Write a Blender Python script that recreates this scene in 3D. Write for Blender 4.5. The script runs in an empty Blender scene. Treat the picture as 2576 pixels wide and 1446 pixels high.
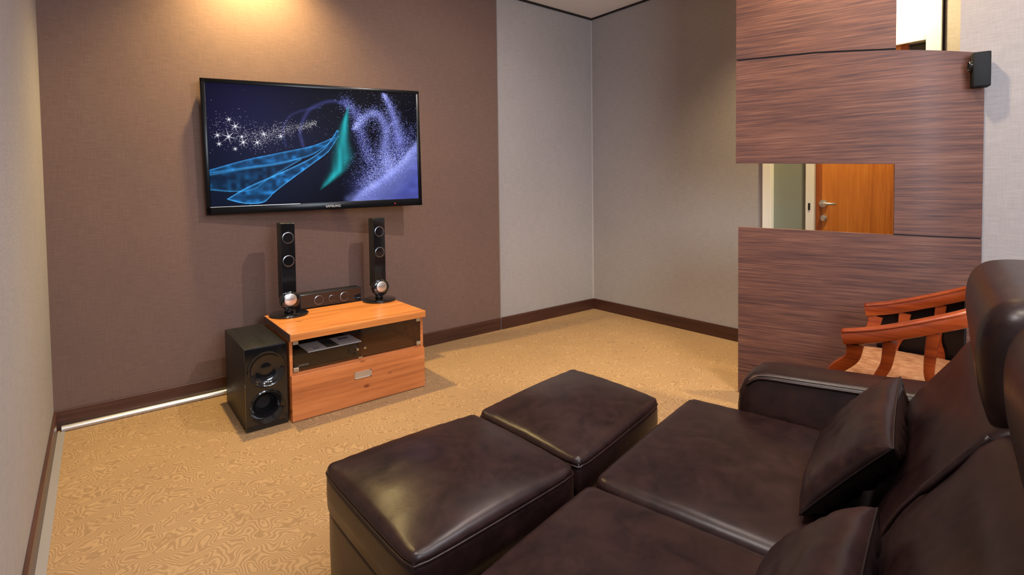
import bpy, bmesh, math, random
import numpy as np
from mathutils import Vector, Matrix, noise
random.seed(7)
SC = bpy.context.scene
COL = SC.collection
PI = math.pi

# ------------------------------------------------------------------ helpers
def obj(name, bm, m, parent=None, smooth=False, angle=None):
    me = bpy.data.meshes.new(name)
    bm.normal_update()
    bm.to_mesh(me); bm.free()
    for p in me.polygons: p.use_smooth = bool(smooth or angle)
    if angle:
        try: me.set_sharp_from_angle(angle=math.radians(angle))
        except Exception: pass
    if m:
        for mm in (m if isinstance(m, (list, tuple)) else [m]): me.materials.append(mm)
    o = bpy.data.objects.new(name, me); COL.objects.link(o)
    if parent is not None: o.parent = parent
    return o
def thing(name, label, cat, loc=(0, 0, 0), rz=0, group=None):
    o = bpy.data.objects.new(name, None); COL.objects.link(o)
    o.empty_display_size = .1
    o.location = loc; o.rotation_euler = (0, 0, rz)
    o['label'] = label; o['category'] = cat
    if group: o['group'] = group
    return o
def tag(o, label, cat, group=None):
    o['label'] = label; o['category'] = cat
    if group: o['group'] = group
    return o
def struct(name, bm, m, label=None, cat=None, parent=None, **k):
    o = obj(name, bm, m, parent, **k)
    if parent is None: o['kind'] = 'structure'
    if label: o['label'] = label
    if cat: o['category'] = cat
    return o
def dup(root, loc, rz=None, label=None):
    r = root.copy(); COL.objects.link(r); r.location = loc
    if rz is not None: r.rotation_euler = (0, 0, rz)
    if label: r['label'] = label
    for ch in list(root.children):
        c = ch.copy(); COL.objects.link(c); c.parent = r
        for g in list(ch.children):
            d = g.copy(); COL.objects.link(d); d.parent = c
    return r
def box(bm, a, b, bev=0, seg=2, mi=0):
    r = bmesh.ops.create_cube(bm, size=1)
    vs = r['verts']
    for v in vs:
        v.co = Vector([(a[i] + b[i]) / 2 + v.co[i] * (b[i] - a[i]) for i in range(3)])
    fs = set(f for v in vs for f in v.link_faces)
    for f in fs: f.material_index = mi
    if bev:
        es = list(set(e for v in vs for e in v.link_edges))
        bmesh.ops.bevel(bm, geom=es, offset=bev, segments=seg, profile=.5, affect='EDGES')
    return vs
def nb(): return bmesh.new()
def boxbm(a, b, bev=0, seg=2):
    bm = nb(); box(bm, a, b, bev, seg); return bm
def prism(bm, pts, z0, z1):
    lo = [bm.verts.new((x, y, z0)) for x, y in pts]; hi = [bm.verts.new((x, y, z1)) for x, y in pts]
    n = len(pts)
    bm.faces.new(lo[::-1]); bm.faces.new(hi)
    for i in range(n): bm.faces.new((lo[i], lo[(i+1) % n], hi[(i+1) % n], hi[i]))
    bmesh.ops.recalc_face_normals(bm, faces=bm.faces)
def lathe(bm, prof, n=48, org=(0, 0, 0), axis='Z'):
    """prof: (radius, height). axis Z up, or 'Y' : height runs towards -Y, 'X': towards -X"""
    def P(r, h, a):
        c, s = r * math.cos(a), r * math.sin(a)
        if axis == 'Z': q = (c, s, h)
        elif axis == 'Y': q = (c, -h, s)
        else: q = (-h, c, s)
        return (org[0]+q[0], org[1]+q[1], org[2]+q[2])
    rings = []
    for r, h in prof:
        if r < 1e-6: rings.append([bm.verts.new(P(0, h, 0))])
        else: rings.append([bm.verts.new(P(r, h, 2*PI*i/n)) for i in range(n)])
    fs = []
    for A, B in zip(rings, rings[1:]):
        for i in range(n):
            j = (i+1) % n
            if len(A) == 1 and len(B) == 1: continue
            if len(A) == 1: fs.append(bm.faces.new((A[0], B[i], B[j])))
            elif len(B) == 1: fs.append(bm.faces.new((A[i], A[j], B[0])))
            else: fs.append(bm.faces.new((A[i], A[j], B[j], B[i])))
    bmesh.ops.recalc_face_normals(bm, faces=fs)
    return fs
def tube(bm, pts, rad, n=10, closed=False, sx=1, sz=1):
    """sweep an ellipse along points; rad is a number or a list"""
    pts = [Vector(p) for p in pts]; N = len(pts); rings = []
    for i, p in enumerate(pts):
        a = pts[(i-1) % N] if (closed or i > 0) else p
        b = pts[(i+1) % N] if (closed or i < N-1) else p
        t = (b-a).normalized()
        ref = Vector((0, 0, 1)) if abs(t.z) < .95 else Vector((1, 0, 0))
        s = t.cross(ref).normalized(); u = s.cross(t).normalized()
        r = rad[i] if isinstance(rad, (list, tuple)) else rad
        rings.append([bm.verts.new(p + s*math.cos(2*PI*k/n)*r*sx + u*math.sin(2*PI*k/n)*r*sz) for k in range(n)])
    rng = range(N if closed else N-1)
    for i in rng:
        A, B = rings[i], rings[(i+1) % N]
        for k in range(n): bm.faces.new((A[k], A[(k+1) % n], B[(k+1) % n], B[k]))
    if not closed:
        bm.faces.new(rings[0][::-1]); bm.faces.new(rings[-1])
    bmesh.ops.recalc_face_normals(bm, faces=bm.faces)
def sweep_rect(bm, pts, w, h, side=None, bev=0.15):
    """rounded rectangular section along points; w,h numbers or lists; side: fixed side vector"""
    pts = [Vector(p) for p in pts]; N = len(pts); rings = []
    for i, p in enumerate(pts):
        t = (pts[min(i+1, N-1)] - pts[max(i-1, 0)]).normalized()
        s = Vector(side).normalized() if side is not None else t.cross(Vector((0, 0, 1))).normalized()
        s = (s - t*s.dot(t)).normalized(); u = s.cross(t).normalized()
        ww = (w[i] if isinstance(w, (list, tuple)) else w)/2; hh = (h[i] if isinstance(h, (list, tuple)) else h)/2
        c = bev*min(ww, hh)*2
        sec = [(-ww+c, -hh), (ww-c, -hh), (ww-c*.3, -hh+c*.3), (ww, -hh+c), (ww, hh-c), (ww-c*.3, hh-c*.3), (ww-c, hh), (-ww+c, hh), (-ww+c*.3, hh-c*.3), (-ww, hh-c), (-ww, -hh+c), (-ww+c*.3, -hh+c*.3)]
        rings.append([bm.verts.new(p + s*a + u*b) for a, b in sec])
    n = 12; fs = []
    for A, B in zip(rings, rings[1:]):
        for k in range(n): fs.append(bm.faces.new((A[k], A[(k+1) % n], B[(k+1) % n], B[k])))
    fs.append(bm.faces.new(rings[0][::-1])); fs.append(bm.faces.new(rings[-1]))
    bmesh.ops.recalc_face_normals(bm, faces=bm.faces)
def smoothstep(a, b, x):
    t = min(1, max(0, (x-a)/(b-a))); return t*t*(3-2*t)
def bez(pts, n):
    """Catmull-Rom through points"""
    P = [Vector(p) for p in pts]; out = []
    for i in range(len(P)-1):
        p0, p1, p2, p3 = P[max(i-1, 0)], P[i], P[i+1], P[min(i+2, len(P)-1)]
        for k in range(n):
            t = k/n
            out.append(.5*((2*p1)+(-p0+p2)*t+(2*p0-5*p1+4*p2-p3)*t*t+(-p0+3*p1-3*p2+p3)*t**3))
    out.append(P[-1]); return out
def text(name, body, size, loc, rot, m, parent=None, depth=.0006):
    c = bpy.data.curves.new(name, 'FONT'); c.body = body; c.size = size; c.extrude = depth
    c.align_x = 'CENTER'; c.align_y = 'CENTER'
    c.materials.append(m)
    o = bpy.data.objects.new(name+'_curve', c); COL.objects.link(o)
    me = bpy.data.meshes.new_from_object(o.evaluated_get(bpy.context.evaluated_depsgraph_get()))
    bpy.data.objects.remove(o); bpy.data.curves.remove(c)
    o = bpy.data.objects.new(name, me); COL.objects.link(o); o.location = loc; o.rotation_euler = rot
    if parent is not None: o.parent = parent
    return o
def bake_cut(o, cutter_bm):
    cm = bpy.data.meshes.new('c'); cutter_bm.to_mesh(cm); cutter_bm.free()
    c = bpy.data.objects.new('c', cm); COL.objects.link(c); c.parent = o.parent
    c.hide_render = True
    m = o.modifiers.new('b', 'BOOLEAN'); m.operation = 'DIFFERENCE'; m.object = c; m.solver = 'EXACT'
    bpy.context.view_layer.update()
    me = bpy.data.meshes.new_from_object(o.evaluated_get(bpy.context.evaluated_depsgraph_get()))
    o.modifiers.clear(); o.data = me
    bpy.data.objects.remove(c); bpy.data.meshes.remove(cm)

# ------------------------------------------------------------------ materials
class M:
    def __init__(s, name, color=(.5, .5, .5), rough=.5, metal=0, spec=.5, coat=0, coat_rough=.1, trans=0, ior=1.45):
        s.m = bpy.data.materials.new(name); s.m.use_nodes = True
        s.nt = s.m.node_tree; s.n = s.nt.nodes; s.l = s.nt.links
        s.b = s.n['Principled BSDF']
        s.set('Base Color', (*color, 1)); s.set('Roughness', rough); s.set('Metallic', metal)
        s.set('Specular IOR Level', spec); s.set('Coat Weight', coat); s.set('Coat Roughness', coat_rough)
        s.set('Transmission Weight', trans); s.set('IOR', ior)
    def set(s, k, v): s.b.inputs[k].default_value = v
    def node(s, t, **k):
        n = s.n.new(t)
        for a, v in k.items():
            if a in n.inputs: n.inputs[a].default_value = v
            else: setattr(n, a, v)
        return n
    def link(s, a, b): s.l.new(a, b)
    def coords(s, scale=(1, 1, 1), rot=(0, 0, 0)):
        tc = s.node('ShaderNodeTexCoord'); mp = s.node('ShaderNodeMapping')
        mp.inputs['Scale'].default_value = scale; mp.inputs['Rotation'].default_value = rot
        s.link(tc.outputs['Object'], mp.inputs['Vector']); return mp.outputs['Vector']
    def noise(s, vec, scale, detail=4, rough=.5, dist=0):
        n = s.node('ShaderNodeTexNoise'); n.inputs['Scale'].default_value = scale; n.inputs['Detail'].default_value = detail
        n.inputs['Roughness'].default_value = rough; n.inputs['Distortion'].default_value = dist
        s.link(vec, n.inputs['Vector']); return n.outputs['Fac']
    def ramp(s, fac, stops):
        r = s.node('ShaderNodeValToRGB'); e = r.color_ramp.elements
        while len(e) > len(stops): e.remove(e[-1])
        while len(e) < len(stops): e.new(.5)
        for i, (p, c) in enumerate(stops): e[i].position = p; e[i].color = (*c, 1)
        s.link(fac, r.inputs['Fac']); return r.outputs['Color']
    def math(s, op, a, b=None):
        n = s.node('ShaderNodeMath', operation=op)
        for i, v in enumerate((a, b)):
            if v is None: continue
            if isinstance(v, (int, float)): n.inputs[i].default_value = v
            else: s.link(v, n.inputs[i])
        return n.outputs[0]
    def mix(s, fac, a, b, mode='MIX'):
        n = s.node('ShaderNodeMix', data_type='RGBA', blend_type=mode)
        ii = {'f': n.inputs[0], 'a': n.inputs[6], 'b': n.inputs[7]}
        for k, v in (('f', fac), ('a', a), ('b', b)):
            if isinstance(v, (int, float)): ii[k].default_value = v
            elif isinstance(v, tuple): ii[k].default_value = (*v, 1)
            else: s.link(v, ii[k])
        return n.outputs[2]
    def color(s, c): s.link(c, s.b.inputs['Base Color'])
    def bump(s, h, strength=.3, dist=.002):
        n = s.node('ShaderNodeBump'); n.inputs['Strength'].default_value = strength; n.inputs['Distance'].default_value = dist
        s.link(h, n.inputs['Height']); s.link(n.outputs[0], s.b.inputs['Normal'])

def wallpaper(name, c0, c1, rough=.75):
    m = M(name, c0, rough, spec=.25)
    v1 = m.noise(m.coords((14, 14, 240)), 1.0, 5, .65)      # fine horizontal slubs
    v2 = m.noise(m.coords((300, 300, 10)), 1.0, 4, .6)      # vertical threads
    v3 = m.noise(m.coords((1.2, 1.2, 1.2)), 1.3, 3)
    f = m.math('ADD', m.math('MULTIPLY', v1, .5), m.math('MULTIPLY', v2, .35))
    f = m.math('ADD', f, m.math('MULTIPLY', v3, .15))
    m.color(m.ramp(f, [(.32, c0), (.68, c1)]))
    m.bump(f, .35, .0015)
    return m.m
MAT = {}
MAT['brown_wall'] = wallpaper('brown_wallpaper', (.112, .068, .055), (.190, .118, .094))
MAT['grey_wall'] = wallpaper('grey_linen_wallpaper', (.275, .252, .248), (.400, .370, .362))
MAT['ceiling'] = M('ceiling_paint', (.80, .79, .78), .8, spec=.2).m
MAT['white_trim'] = M('white_painted_frame', (.80, .78, .72), .35).m
MAT['white_wall'] = M('white_wall_paint', (.86, .84, .76), .6).m
MAT['dark_gap'] = M('dark_recess', (.012, .008, .008), .8).m

def carpet():
    m = M('swirl_carpet', (.5, .35, .18), .9, spec=.15)
    v = m.coords((1, 1, 1))
    n1 = m.noise(v, 8.5, 1.5, .5, .2)
    sp = m.node('ShaderNodeSeparateXYZ'); m.link(v, sp.inputs[0])
    ph = m.math('ADD', m.math('MULTIPLY', sp.outputs[0], 110.0), m.math('MULTIPLY', sp.outputs[1], 190.0))
    st = m.math('SINE', m.math('ADD', ph, m.math('MULTIPLY', n1, 125.0)))
    n2 = m.noise(v, 2.2, 3)
    n3 = m.noise(v, 260, 2)
    st = m.math('MULTIPLY', m.math('ADD', st, 1.0), .5)
    f = m.math('ADD', m.math('MULTIPLY', st, .34), m.math('MULTIPLY', n3, .52))
    base = m.ramp(f, [(.12, (.235, .142, .070)), (.66, (.435, .280, .142))])
    tint = m.ramp(n2, [(.3, (.92, .90, .90)), (.7, (1.0, 1.0, 1.0))])
    m.color(m.mix(1.0, base, tint, 'MULTIPLY'))
    m.bump(f, .6, .004)
    return m.m
MAT['carpet'] = carpet()

def leather(name, c0, c1, rough=.36, bump=.25):
    m = M(name, c0, rough, spec=.36, coat=.0, coat_rough=.28)
    v = m.coords()
    n1 = m.noise(v, 9, 6, .65, .6); n2 = m.noise(v, 420, 3); n3 = m.noise(v, 34, 4, .6, .4)
    f = m.math('ADD', m.math('MULTIPLY', n1, .7), m.math('MULTIPLY', n3, .3))
    m.color(m.ramp(f, [(.36, c0), (.66, c1)]))
    r = m.node('ShaderNodeMapRange'); m.link(n1, r.inputs[0]); r.inputs[3].default_value = rough-.05; r.inputs[4].default_value = rough+.09
    m.link(r.outputs[0], m.b.inputs['Roughness'])
    h = m.math('ADD', m.math('MULTIPLY', n2, .12), m.math('MULTIPLY', m.noise(v, 16, 5, .6), 1.0))
    m.bump(h, bump*.6, .004)
    return m.m
MAT['leather'] = leather('brown_leather', (.0095, .0042, .0042), (.027, .0110, .0098), .31)
MAT['leather_black'] = leather('black_glossy_leather', (.006, .004, .004), (.012, .007, .007), .18, .2)
MAT['thread'] = M('tan_stitching', (.22, .17, .13), .6).m

def wood(name, c0, c1, c2, axis='X', rough=.35, fine=90, coat=.15, knots=False, band=0):
    m = M(name, c0, rough, coat=coat, coat_rough=.15)
    s = {'X': (1.6, fine, fine), 'Y': (fine, 1.6, fine), 'Z': (fine, fine, 1.6)}[axis]
    s2 = {'X': (.5, 9, 9), 'Y': (9, .5, 9), 'Z': (9, 9, .5)}[axis]
    n1 = m.noise(m.coords(s), 1.0, 6, .7, .3)
    n2 = m.noise(m.coords(s2), 1.0, 3, .5, .8 if knots else .3)
    if knots:
        n2 = m.math('MULTIPLY', m.math('ADD', m.math('SINE', m.math('MULTIPLY', n2, 26.0)), 1), .5)
        n2 = m.math('ADD', m.math('MULTIPLY', n2, .25), .38)
    f = m.math('ADD', m.math('MULTIPLY', n1, .6), m.math('MULTIPLY', n2, .4))
    col = m.ramp(f, [(.36, c0), (.5, c1), (.66, c2)])
    if knots:
        vo = m.node('ShaderNodeTexVoronoi'); vo.inputs['Scale'].default_value = 1.0; vo.inputs['Randomness'].default_value = 1
        sv = {'X': (5, 9, 9), 'Y': (9, 5, 9), 'Z': (9, 9, 5)}[axis]
        m.link(m.coords(sv), vo.inputs['Vector'])
        k = m.ramp(vo.outputs['Distance'], [(.03, (.35, .22, .18)), (.13, (1, 1, 1))])
        col = m.mix(1.0, col, k, 'MULTIPLY')
    if band:   # laminate boards joined side by side along Z
        sep = m.node('ShaderNodeSeparateXYZ'); m.link(m.coords(), sep.inputs[0])
        fl = m.math('FLOOR', m.math('MULTIPLY', sep.outputs[2], band))
        wn = m.node('ShaderNodeTexWhiteNoise', noise_dimensions='1D'); m.link(fl, wn.inputs['W'])
        k = m.ramp(wn.outputs['Value'], [(0, (.78, .74, .72)), (1, (1.08, 1.08, 1.08))])
        col = m.mix(1.0, col, k, 'MULTIPLY')
    m.color(col); m.bump(n1, .12, .001)
    return m.m
def walnut():
    m = M('walnut_laminate', (.1, .04, .03), .48, spec=.35)
    a = m.noise(m.coords((2.4, 3.2, 105)), 1.0, 5, .62); b = m.noise(m.coords((5.5, 7, 300)), 1.0, 4, .6); c = m.noise(m.coords((.9, 1.2, 9)), 1.0, 2)
    f = m.math('ADD', m.math('ADD', m.math('MULTIPLY', a, .5), m.math('MULTIPLY', b, .32)), m.math('MULTIPLY', c, .18))
    m.color(m.ramp(f, [(.36, (.050, .027, .027)), (.47, (.104, .046, .036)), (.56, (.165, .072, .048)), (.66, (.210, .110, .080))]))
    m.bump(a, .08, .001); return m.m
MAT['walnut'] = walnut()
MAT['skirting'] = wood('dark_skirting', (.030, .011, .008), (.058, .021, .014), (.085, .032, .022), 'X', .38, 60)
MAT['skirting_y'] = wood('dark_skirting_side', (.030, .011, .008), (.058, .021, .014), (.085, .032, .022), 'Y', .38, 60)
MAT['cherry'] = wood('cherry_board', (.34, .105, .030), (.50, .165, .050), (.62, .23, .075), 'X', .38, 26, .2, True, 11)
MAT['cherry_top'] = wood('cherry_top_board', (.42, .135, .030), (.58, .205, .048), (.70, .27, .070), 'X', .38, 22, .2, True)
MAT['edge_band'] = M('dark_edge_band', (.10, .055, .045), .5).m
MAT['door_wood'] = wood('teak_door', (.36, .105, .018), (.56, .185, .030), (.70, .27, .050), 'Z', .4, 26, .1)
MAT['door_edge'] = wood('teak_dark_edge', (.20, .045, .010), (.30, .075, .014), (.36, .10, .02), 'Z', .4, 26, .1)
MAT['chair_wood'] = wood('polished_red_wood', (.13, .018, .005), (.27, .042, .008), (.38, .072, .012), 'Y', .24, 30, .35)
def weave():
    m = M('woven_rust_fabric', (.4, .2, .1), .85, spec=.2)
    n = m.noise(m.coords((260, 26, 30)), 1.0, 5, .7); n2 = m.noise(m.coords((26, 26, 26)), 1.0, 3)
    m.color(m.ramp(m.math('ADD', m.math('MULTIPLY', n, .75), m.math('MULTIPLY', n2, .25)), [(.34, (.15, .045, .018)), (.5, (.34, .145, .060)), (.64, (.52, .30, .15))]))
    m.bump(n, .5, .002); return m.m
MAT['weave'] = weave()
MAT['gloss_black'] = M('gloss_black_plastic', (.006, .006, .007), .10, coat=.6, coat_rough=.04).m
MAT['bezel'] = M('tv_bezel_black', (.003, .003, .004), .25, spec=.25).m
MAT['satin_black'] = M('satin_black_plastic', (.012, .012, .014), .42).m
mm = M('black_ash_vinyl', (.012, .012, .014), .45); n_ = mm.noise(mm.coords((80, 3, 80)), 1.0, 4)
mm.color(mm.ramp(n_, [(.35, (.004, .004, .005)), (.7, (.012, .012, .015))])); mm.bump(n_, .15, .001); MAT['ash_black'] = mm.m
MAT['cone'] = M('speaker_cone_grey', (.22, .22, .24), .25, metal=.9).m
MAT['silver'] = M('brushed_silver', (.62, .60, .57), .32, metal=.85).m
MAT['chrome'] = M('chrome', (.7, .7, .7), .12, metal=1).m
MAT['trunking'] = M('satin_aluminium_strip', (.62, .61, .60), .30, metal=.7).m
MAT['grey_strip'] = M('grey_floor_strip', (.27, .245, .235), .6).m
def thin_glass(name, tint, refl=.07):
    m = bpy.data.materials.new(name); m.use_nodes = True; n = m.node_tree.nodes; l = m.node_tree.links
    n.remove(n['Principled BSDF']); t = n.new('ShaderNodeBsdfTransparent'); t.inputs[0].default_value = (*tint, 1)
    g = n.new('ShaderNodeBsdfGlossy'); g.inputs['Roughness'].default_value = .03
    lw = n.new('ShaderNodeFresnel'); lw.inputs[0].default_value = 1.45
    x = n.new('ShaderNodeMixShader'); l.new(lw.outputs[0], x.inputs[0]); l.new(t.outputs[0], x.inputs[1]); l.new(g.outputs[0], x.inputs[2])
    l.new(x.outputs[0], n['Material Output'].inputs[0]); return m
MAT['glass_smoke'] = thin_glass('smoked_glass', (.86, .84, .82))
mm = M('frosted_glass', (.30, .33, .28), .35, trans=.25, ior=1.3); MAT['frosted'] = mm.m
MAT['glass_dark'] = M('dark_glass', (.035, .055, .055), .15).m
MAT['paper'] = M('brochure_paper', (.85, .85, .90), .5).m
MAT['paper_print'] = M('brochure_print', (.05, .06, .07), .5).m
MAT['logo'] = M('silver_lettering', (.55, .55, .56), .4).m
mm = M('standby_led', (.5, .01, .01), .4); mm.set('Emission Color', (1, .02, .02, 1)); mm.set('Emission Strength', 1.5); MAT['led'] = mm.m
MAT['brass'] = M('hinge_nickel', (.55, .48, .38), .3, metal=.8).m

# ------------------------------------------------------------------ room
X0, XR, HC = -4.155, 0.0, 2.93
SEAM = -1.198
def wall_quad(a, b):   # solid wall slab
    return boxbm(a, b)
struct('floor', boxbm((-4.35, -5.3, -.06), (1.5, .15, 0)), MAT['carpet'], 'tan carpet with a fine swirling pattern', 'floor')
bm = nb(); box(bm, (X0+.0, -5.2, HC), (XR-.0, -.0, HC+.04)); 
struct('ceiling', bm, MAT['ceiling'], 'plain off-white ceiling', 'ceiling')
struct('trim_1', boxbm((-4.3, -.014, HC-.016), (-.014, 0, HC)), MAT['dark_gap'], 'dark strip painted as the shadow gap between back wall and ceiling', 'trim')  # solid dark strips paint the shadow line along the ceiling edge
struct('trim_2', boxbm((-.014, -1.8, HC-.016), (0, -.0, HC)), MAT['dark_gap'], 'dark strip painted as the shadow gap between right wall and ceiling', 'trim')
struct('wall_left', wall_quad((X0-.12, -5.3, 0), (X0, .15, 3.1)), MAT['grey_wall'], 'greige linen-papered wall on the left', 'wall')
struct('wall_television', wall_quad((X0, 0, 0), (SEAM, .15, 3.1)), MAT['brown_wall'], 'brown papered wall behind the television', 'wall')
struct('wall_back', wall_quad((SEAM, .004, 0), (.12, .15, 3.1)), MAT['grey_wall'], 'grey linen-papered wall beside the brown wall', 'wall')
struct('wall_right', wall_quad((0, -1.735, 0), (.12, .004, 3.1)), MAT['grey_wall'], 'blue-grey linen-papered wall right of the corner', 'wall')
struct('wall_rear', wall_quad((X0-.12, -5.3, 0), (-.5, -5.2, 3.1)), MAT['grey_wall'])
struct('wall_near', wall_quad((-.56, -5.2, 0), (-.44, -2.975, 3.1)), MAT['grey_wall'], 'grey linen-papered wall section at the right edge behind the sofa', 'wall')
# corner bead
struct('trim_3', boxbm((-.007, -.003, .10), (0, .004, HC-.02)), M('corner_bead', (.50, .47, .45), .5).m, 'pale bead in the corner of the two grey walls', 'trim')
struct('trim_4', boxbm((SEAM-.004, -.006, .0), (SEAM+.004, .003, HC)), MAT['grey_strip'], 'thin edge strip where brown and grey wallpaper meet', 'trim')

BH, BT = .104, .014
def skirt(name, a, b, m, label):
    bm = nb(); box(bm, a, b, .003, 2); struct(name, bm, m, label, 'baseboard')
skirt('baseboard_television', (X0+.0, -BT, 0), (SEAM-.006, 0, BH), MAT['skirting'], 'dark wood baseboard under the brown wall')
skirt('baseboard_back', (SEAM+.002, -BT-.004, 0), (-BT, .004, BH), MAT['skirting'], 'dark wood baseboard under the narrow grey wall')
skirt('baseboard_right', (-BT, -1.735, 0), (0, -.012, BH), MAT['skirting_y'], 'dark wood baseboard along the right grey wall')
skirt('baseboard_left', (X0, -5.2, 0), (X0+BT, -BT, BH), MAT['skirting_y'], 'dark wood baseboard along the left wall')
bm = nb(); box(bm, (X0+BT, -5.2, 0), (X0+BT+.030, -.04, .004), .001)
struct('trim_5', bm, MAT['grey_strip'], 'flat grey strip between left baseboard and carpet', 'trim')
bm = nb(); tube(bm, [(X0+.03, -.036, .014), (-3.1, -.036, .014)], .0165, 16)
tag(obj('cable_trunking', bm, MAT['trunking'], smooth=False, angle=40), 'silver rounded cable trunking along the floor left of the subwoofer', 'cable trunking')

# --- entrance wall (plane x = 0) behind the partition
Z3 = 3.1
struct('trim_6', boxbm((-.03, -1.80, 0), (.07, -1.737, HC), .004), MAT['white_trim'], 'white upright frame left of the frosted glass', 'trim')
g = struct('window_1', boxbm((.02, -2.042, .0), (.03, -1.80, 2.14)), MAT['frosted'], 'narrow frosted grey-green glass sidelight left of the door', 'window')
struct('trim_7', boxbm((-.03, -2.096, 0), (.07, -2.042, 2.14), .004), MAT['white_trim'], 'white door post with a strike plate', 'trim')
bm = nb(); box(bm, (-.034, -2.075, 1.06), (-.030, -2.062, 1.11)); obj('strike_plate', bm, MAT['satin_black'], bpy.data.objects['trim_7'])
struct('wall_over_door', boxbm((0, -2.745, 2.125), (.12, -1.80, 3.1)), MAT['white_wall'], 'white wall above the entrance door', 'wall')
struct('trim_8', boxbm((-.03, -2.715, 2.10), (.09, -1.80, 2.135), .003), MAT['white_trim'], 'white head of the door frame', 'trim')
struct('trim_9', boxbm((-.03, -2.79, 0), (.09, -2.715, HC), .004), MAT['white_trim'], 'white upright frame right of the door', 'trim')
struct('wall_entrance', boxbm((0, -3.4, 0), (.12, -2.795, 3.1)), MAT['grey_wall'], 'short pale wall right of the entrance door', 'wall')
struct('trim_10', boxbm((-.004, -2.799, 0), (.004, -2.79, HC)), MAT['dark_gap'], 'dark joint beside the white door frame', 'trim')
dr = struct('door_1', boxbm((.0, -2.585, .01), (.04, -2.100, 2.10), .002), MAT['door_wood'], 'orange teak veneer door with a lever handle', 'door')
obj('dark_edge_strip', boxbm((-.0035, -2.14, .01), (.0, -2.100, 2.10), .001), MAT['door_edge'], dr)  # darker wood colour paints the shade along the jamb edge
obj('dark_edge_strip', boxbm((-.0035, -2.622, .01), (.03, -2.585, 2.10), .001), MAT['door_edge'], dr)
bm = nb(); lathe(bm, [(0, .012), (.024, .012), (.026, .009), (.026, 0)], 32, (-.003, -2.150, 1.107), 'X')
hd = obj('door_handle', bm, MAT['silver'], dr, angle=40)
bm = nb(); tube(bm, [(-.014, -2.150, 1.107), (-.05, -2.150, 1.107), (-.056, -2.155, 1.107), (-.058, -2.17, 1.107), (-.058, -2.245, 1.105)], .009, 12)
obj('lever', bm, MAT['silver'], hd, smooth=True)
bm = nb(); lathe(bm, [(0, .014), (.012, .014), (.013, .010), (.021, .008), (.022, 0)], 32, (-.003, -2.152, 1.007), 'X')
obj('keyhole_plate', bm, MAT['silver'], dr, angle=40)
struct('window_2', boxbm((.03, -2.715, .0), (.04, -2.622, 2.10)), MAT['glass_dark'], 'dark glass strip right of the door', 'window')
# lobby side surfaces seen dimly through the frosted glass
struct('wall_lobby', boxbm((1.2, -3.4, 0), (1.3, .1, 3.1)), MAT['white_wall'])

# --- curved wooden partition
PLAN = [(-.975, -2.035), (-.862, -2.43), (-.750, -2.76), (-.683, -2.91), (-.568, -3.07)]
cur = bez([(x, y, 0) for x, y in PLAN], 12)
L = [0]
for a, b in zip(cur, cur[1:]): L.append(L[-1]+(b-a).length)
T = [l/L[-1] for l in L]
def plan(t):
    for i in range(len(T)-1):
        if t <= T[i+1]: k = (t-T[i])/(T[i+1]-T[i]); return cur[i].lerp(cur[i+1], k), (cur[i+1]-cur[i]).normalized()
    return cur[-1], (cur[-1]-cur[-2]).normalized()
TH = .032
T1 = T[24]     # where the cut-out ends
def interp(t, ts, vs): return float(np.interp(t, ts, vs))
SEAM_T = lambda t: interp(t, [0, T[12], T[24], 1], [1.972, 1.953, 1.919, 1.868])
SEAM_B = lambda t: interp(t, [0, T[12], T[24], 1], [.998, .991, .981, .967])
MIDZ = lambda t: interp(t, [0, T[24]], [1.373, 1.342])
def strip(bm, t0, t1, zlo, zhi, off=0, th=TH, n=40):
    prev = None; fs = []
    for i in range(n+1):
        t = t0+(t1-t0)*i/n; p, d = plan(t); nrm = Vector((-d.y, d.x, 0))
        if nrm.x < 0: nrm = -nrm    # away from the room
        a = p + nrm*off; b = p + nrm*(off+th)
        r = [bm.verts.new((a.x, a.y, zlo(t))), bm.verts.new((b.x, b.y, zlo(t))), bm.verts.new((b.x, b.y, zhi(t))), bm.verts.new((a.x, a.y, zhi(t)))]
        if prev:
            for k in range(4): fs.append(bm.faces.new((prev[k], prev[(k+1) % 4], r[(k+1) % 4], r[k])))
        else: fs.append(bm.faces.new(r))
        prev = r
    fs.append(bm.faces.new(prev[::-1]))
    bmesh.ops.recalc_face_normals(bm, faces=bm.faces)
par = thing('partition_screen', 'tall curved dark walnut partition with a rectangular see-through opening', 'partition', (-.85, -2.5, 0))
def ppart(name, bm, m=None):
    bmesh.ops.translate(bm, verts=bm.verts, vec=(.85, 2.5, 0)); return obj(name, bm, m or MAT['walnut'], par, angle=30)
bm = nb(); strip(bm, .012, 1, lambda t: 0, lambda t: SEAM_B(t)-.003); ppart('lower_panel', bm)
bm = nb(); strip(bm, 0, T1, MIDZ, SEAM_T, n=30); strip(bm, T1, 1, lambda t: SEAM_B(t)+.004, SEAM_T, n=30)
bmesh.ops.remove_doubles(bm, verts=bm.verts, dist=1e-5); ppart('middle_panel', bm)
bm = nb(); strip(bm, 0, T1, lambda t: SEAM_T(t)+.010, lambda t: HC, n=30); ppart('upper_panel', bm)
bm = nb(); strip(bm, .01, T1, lambda t: SEAM_T(t), lambda t: SEAM_T(t)+.011, .006, .02, 30); ppart('joint_strip', bm, MAT['dark_gap']); bm = nb(); strip(bm, T1, 1, lambda t: SEAM_B(t)-.004, lambda t: SEAM_B(t)+.005, .004, .022, 30)
ppart('joint_strip', bm, MAT['dark_gap'])

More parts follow.
